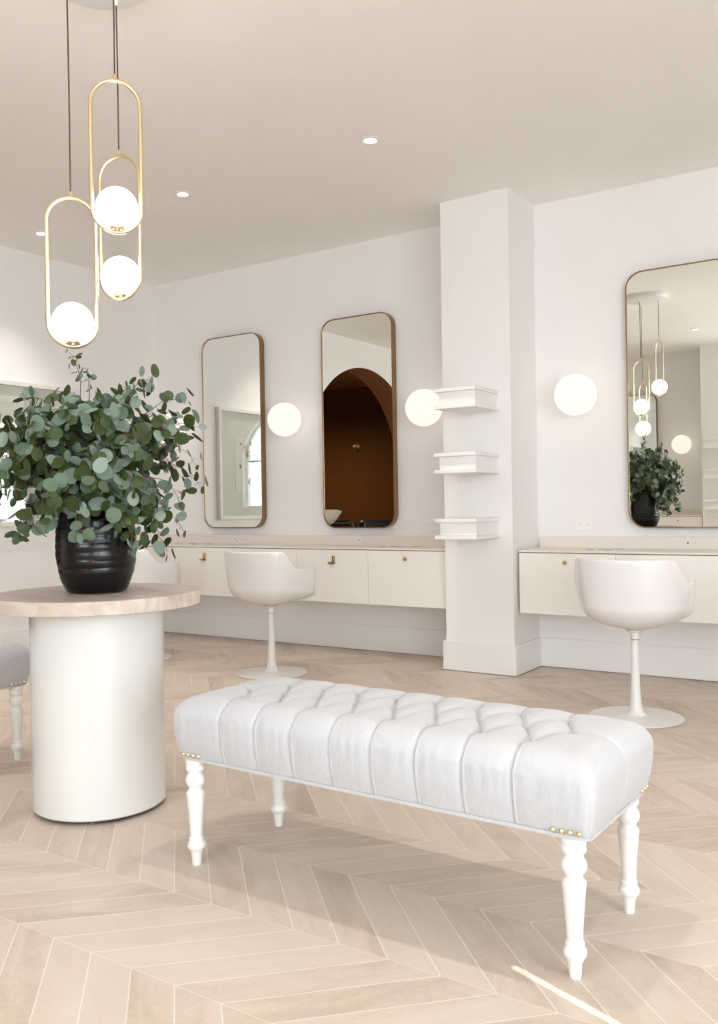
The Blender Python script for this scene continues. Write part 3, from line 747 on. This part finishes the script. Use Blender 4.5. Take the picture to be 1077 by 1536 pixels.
    c_pl = (-.0030 * soft(dpl, .012) - .0080 * soft(dpl, .0028)) * fade
    # the raised folded edge beside each pleat
    sgx = np.full(len(px), 9.)
    for x in FB: sgx = np.where((np.abs(py) > VR) & (np.abs(px - x - .0050) < np.abs(sgx)), px - x - .0050, sgx)
    c_pl += .0034 * np.exp(-(sgx / .0024) ** 2) * np.clip((np.abs(py) - VR) / .03, 0, 1) * (np.abs(py) > VR)
    inside = (np.abs(py) <= VR + .002) & (np.abs(px) <= .505)
    disp = np.where(inside & (top > .5), c_top, c_pl - .020 * soft(db, .020) * (top > .3) - .010 * soft(db, .007) * (top > .3))
    disp = disp + puff
    # corner seams
    cr = np.minimum(np.abs(np.abs(px) - np.abs(py) - (Lx - Ly)), 9)
    cs = (np.abs(Nn[:, 0]) > .3) & (np.abs(Nn[:, 1]) > .3)
    disp -= np.where(cs, .0030 * soft(cr, .0025), 0)
    # long soft vertical wrinkles
    disp += .0009 * np.sin(px * 173 + 2 * np.sin(px * 31)) * onside * np.abs(Nn[:, 1]) * hz
    P2 += Nn * disp[:, None]
    bot = A[:, 2] <= -.999
    P2[bot, 2] = z0
    me = bpy.data.meshes.new('seat_cushion'); me.from_pydata(P2.tolist(), [], F); me.materials.append(FABRIC); me.shade_smooth()
    return me
SEATME = seat_mesh()
def bench(loc, rz, label):
    t = thing('tufted_bench', label, 'bench', loc, rz, 'buttoned upholstered benches with turned white legs')
    o = bpy.data.objects.new('seat_cushion', SEATME); COL.objects.link(o); o.parent = t; o['label'] = 'deep-buttoned pale grey cushion'
    md = o.modifiers.new('smooth', 'SMOOTH'); md.iterations = 1; md.factor = .3
    m = MB(); W, D = .610, .205
    pts = rrect(W, D, .025, 6); n = len(pts)
    v_ = [(x, y, .3045) for x, y in pts] + [(x, y, .3125) for x, y in pts]
    m.add(v_, [tuple(range(n))[::-1], tuple(range(n, 2 * n))] + [(i, (i + 1) % n, n + (i + 1) % n, n + i) for i in range(n)])
    part(m, 'base_board', FABRIC, t, 'fabric-edged base board')
    lg = None
    for sx in (-1, 1):
        for sy in (-1, 1):
            if lg is None: lg = part(MB().lathe(LEGP, 40), 'leg', LEGW, t, 'turned white leg', smooth=True, angle=50); l = lg
            else: l = lg.copy(); COL.objects.link(l)
            l.location = (sx * .566, sy * .183, 0)
    nl = None
    spots = []
    for sx in (-1, 1):
        for sy in (-1, 1):
            for k in range(4): spots.append((sx * (.588 - .0195 * k), sy * .2065, 0))
            for k in range(3 if sy > 0 else 0): spots.append((sx * .6115, sy * (.186 - .0195 * k), 1))
    for (x, y, e) in spots:
        if nl is None: q = nl = part(MB().sphere((0, 0, 0), .0070, 14, 8), 'nail_head', NAILM, t, 'domed brass nail', smooth=True, angle=180)
        else: q = nl.copy(); COL.objects.link(q)
        q.location = (x, y, .3195)
    return t
b1 = bench((-1.2375, 2.0315, 0), -.020, 'pale grey buttoned bench on turned white legs, in the foreground')
b2 = copy_tree(b1, (-3.383, 1.697, 0), PI / 2, 'grey buttoned bench with brass nails at the left edge, behind the drum table')

# ------------------------------------------------------------------ swivel chairs
def shell_mesh():
    nf, ns = 96, 30; V = []; F = []
    def sm(a, b, x):
        q = min(1, max(0, (x - a) / (b - a))); return q * q * (3 - 2 * q)
    zb = .425
    for s in range(ns + 1):
        q = s / ns
        for i in range(nf):
            ph = 2 * PI * i / nf; ps = math.degrees(min(ph, 2 * PI - ph))   # 0 = front
            c_, s_ = math.cos(ph), math.sin(ph); b = .262 if c_ < 0 else .268; e = 2.3
            R = (abs(c_ / b) ** e + abs(s_ / .262) ** e) ** (-1 / e)
            H = .480 + (.655 - .480) * sm(44, 60, ps) + (.762 - .655) * sm(104, 127, ps)
            zk = min(.548 - .048 * (1 - sm(55, 110, ps)), H - .004); pw = .95 - .35 * (1 - sm(50, 110, ps)); kn = .915 + .04 * (1 - sm(55, 110, ps))
            if q < .55:
                a = q / .55 * PI / 2; r = R * kn * math.sin(a); z = zb + (zk - zb) * (1 - math.cos(a)) ** pw
            else:
                t2 = (q - .55) / .45; r = R * (kn + (1 - kn) * math.sin(t2 * PI / 2)); z = zk + (H - zk) * t2
            V.append((r * s_, r * c_, z))
    for s in range(ns):
        for i in range(nf):
            k = (i + 1) % nf; F.append((s * nf + i, (s + 1) * nf + i, (s + 1) * nf + k, s * nf + k))
    me = bpy.data.meshes.new('shell_seat'); me.from_pydata(V, [], F); me.materials.append(WHITEG)
    b = bmesh.new(); b.from_mesh(me); bmesh.ops.remove_doubles(b, verts=b.verts, dist=1e-5); bmesh.ops.recalc_face_normals(b, faces=b.faces); b.to_mesh(me); b.free()
    me.shade_smooth(); return me
def chair(loc, rz, label):
    t = thing('swivel_chair', label, 'chair', loc, rz, 'white shell swivel chairs on disc bases')
    o = bpy.data.objects.new('shell_seat', shell_mesh()); COL.objects.link(o); o.parent = t; o['label'] = 'glossy white moulded shell'
    md = o.modifiers.new('thick', 'SOLIDIFY'); md.thickness = .012; md.offset = 0
    md = o.modifiers.new('bev', 'SUBSURF'); md.levels = 1; md.render_levels = 1
    part(MB().lathe([(0, .405), (.030, .405), (.036, .410), (.046, .4195), (0, .4195)], 40), 'seat_plate', PEDM, t, smooth=True)
    part(MB().lathe([(.0, .374), (.0195, .374), (.0205, .378), (.021, .404), (0, .404)], 32), 'swivel_collar', PEDM, t, smooth=True)
    part(MB().lathe([(.0, .369), (.0185, .369), (.0185, .3738), (0, .3738)], 32), 'collar_ring', GROM, t, 'grey joint ring', smooth=True)
    part(MB().lathe([(0, .016), (.050, .016), (.040, .022), (.030, .045), (.025, .09), (.021, .18), (.0185, .29), (.018, .3685), (0, .3685)], 40), 'stem', PEDM, t, 'slim white stem', smooth=True, angle=80)
    part(MB().lathe([(0, .0), (.214, .0), (.218, .003), (.217, .006), (.19, .009), (.08, .013), (.052, .0158), (0, .0158)], 80), 'disc_base', PEDM, t, 'flat white disc base', smooth=True)
    return t
c1 = chair((-1.235, 4.218, 0), 0, 'white shell swivel chair at the right, under the right-hand mirror')
copy_tree(c1, (-3.482, 4.266, 0), 0, 'white shell swivel chair in the middle, left of the column')
copy_tree(c1, (-4.64, 4.26, 0), .05, 'white shell swivel chair at the left, mostly hidden behind the drum table')

# ------------------------------------------------------------------ framed art on the side wall
def art():
    t = thing('framed_artwork', 'large white framed flower print on the side wall', 'picture', (XL, 4.01, 1.43), PI / 2, None)
    # local: x along wall, -y out of the wall, z up (rotated so -y faces the room)
    W, H = .44, .51; fr = .03
    m = MB(); m.box(-W, W, -.042, -.001, H - fr, H); m.box(-W, W, -.042, -.001, -H, -H + fr); m.box(-W, -W + fr, -.042, -.001, -H + fr, H - fr); m.box(W - fr, W, -.042, -.001, -H + fr, H - fr)
    part(m, 'frame', FRW, t, bevel=.001)
    part(MB().box(-W + fr, W - fr, -.010, -.002, -H + fr, H - fr), 'mat_board', MATB, t)
    pm = part(MB().box(-.20, .20, -.014, -.0102, -.25, .25), 'print', PAPER, t, 'botanical print')
    rd = random.Random(3); mats = [mat('ink_%d' % i, c, .9) for i, c in enumerate([(.10, .13, .06), (.50, .20, .13), (.62, .42, .28), (.25, .12, .09), (.35, .36, .22)])]
    m = MB()
    def blob(x, z, a, b, rot, mi):
        n = 14; v_ = [(x + a * math.cos(q) * math.cos(rot) - b * math.sin(q) * math.sin(rot), -.0146 - .0001 * mi, z + a * math.cos(q) * math.sin(rot) + b * math.sin(q) * math.cos(rot)) for q in [2 * PI * k / n for k in range(n)]]
        m.add(v_, [tuple(range(n))], mi)
    for k in range(34):
        z = rd.uniform(-.19, .10); x = .03 * math.sin(z * 14) + rd.gauss(-.03, .035)
        blob(x, z, rd.uniform(.012, .032), rd.uniform(.008, .018), rd.uniform(0, PI), rd.choice([0, 0, 1, 2, 3, 3, 4]))
    for (x, z, a, b, r, c) in ((-.13, .18, .028, .015, 2.0, 0), (-.02, .20, .024, .013, 1.2, 0), (.02, .10, .06, .04, .3, 2), (-.04, .05, .05, .035, .1, 1), (-.07, .09, .03, .012, .3, 0), (.06, .16, .03, .03, 0, 2), (-.14, -.06, .025, .014, 1.2, 0), (.13, -.02, .022, .014, 1., 3), (.12, .19, .02, .012, .5, 4)):
        blob(x, z, a, b, r, c)
    o = m.build('flowers', mats, pm, fix=False)
    part(MB().box(-W + fr, W - fr, -.032, -.029, -H + fr, H - fr), 'glass_pane', GLASS, t)
    return t
art()

# ------------------------------------------------------------------ wash alcove fittings (seen in the middle mirror)
t = thing('shampoo_basin', 'pale ceramic shampoo basin in the brown tiled alcove', 'basin', (-6.15, 2.02, 0), 0)
bm_ = MB().lathe([(0, .795), (.10, .80), (.17, .83), (.225, .89), (.262, .965), (.275, .985), (.262, .988), (.235, .95), (.18, .86), (.10, .83), (0, .825)], 48)
bm_.v = [(p[0] * .85, p[1] * 1.25 - (.02 if p[2] > .95 and p[1] < -.1 else 0), p[2] - max(0, -p[1] - .05) * .18) for p in bm_.v]
part(bm_, 'bowl', CERAM, t, smooth=True, angle=70)
part(MB().box(-.14, .14, -.08, .22, 0, .80), 'pedestal', BLACKV, t, bevel=.02)
part(MB().tube([(0, .27, .93), (0, .27, 1.08), (0, .20, 1.13), (0, .10, 1.09)], .011, 10), 'tap', GROM, t, smooth=True)
t = thing('shampoo_chair', 'black padded shampoo chair beside the basin in the tiled alcove', 'chair', (-6.24, 1.17, 0), 0)
part(MB().box(-.27, .27, -.32, .30, .36, .50), 'seat', BLACKV, t, bevel=.04)
mb = MB().box(-.26, .26, .10, .24, .45, .83); mb.v = [(x, y + (z - .45) * .45, z) for x, y, z in mb.v]; part(mb, 'backrest', BLACKV, t, bevel=.04)
for sx in (-1, 1): part(MB().box(sx * .32 - .045, sx * .32 + .045, -.36, .28, .74, .85), 'armrest', BLACKV, t, bevel=.035); 
for sx in (-1, 1): part(MB().box(sx * .32 - .02, sx * .32 + .02, -.1, .1, .40, .73), 'arm_support', BLACKV, t, bevel=.005)
part(MB().box(-.22, .22, -.2, .2, 0, .37), 'pedestal', BLACKV, t, bevel=.01)
t = thing('mixer_valve', 'small brass mixer valve on the brown tiled wall', 'tap', (-6.79, AYA, 1.84))
part(MB().lathe([(0, .0005), (.055, .0005), (.052, .010), (0, .010)], 32, (0, 0, 0), 'y'), 'plate', HANDLE, t, smooth=True)
part(MB().lathe([(.018, .0101), (.018, .055), (.026, .058), (.026, .085), (0, .09)], 24, (0, 0, 0), 'y'), 'knob', HANDLE, t, smooth=True)
t = thing('alcove_downlight', 'warm ceiling downlight inside the brown tiled alcove', 'ceiling light', (-7.0, 1.6, AH))
part(MB().lathe([(.034, -.0005), (.034, -.004), (.040, -.006), (.056, -.0005)], 32), 'trim_ring', BRASS, t, smooth=True)
part(MB().lathe([(0, -.0005), (.0335, -.0005), (.0335, -.0025), (0, -.0025)], 32), 'lens', LENS, t)
d = bpy.data.lights.new('lamp', 'SPOT'); d.energy = 150; d.spot_size = math.radians(150); d.spot_blend = 1; d.shadow_soft_size = .05; d.color = (1, .80, .55)
l = bpy.data.objects.new('lamp', d); COL.objects.link(l); l.parent = t; l.location = (0, 0, -.04)
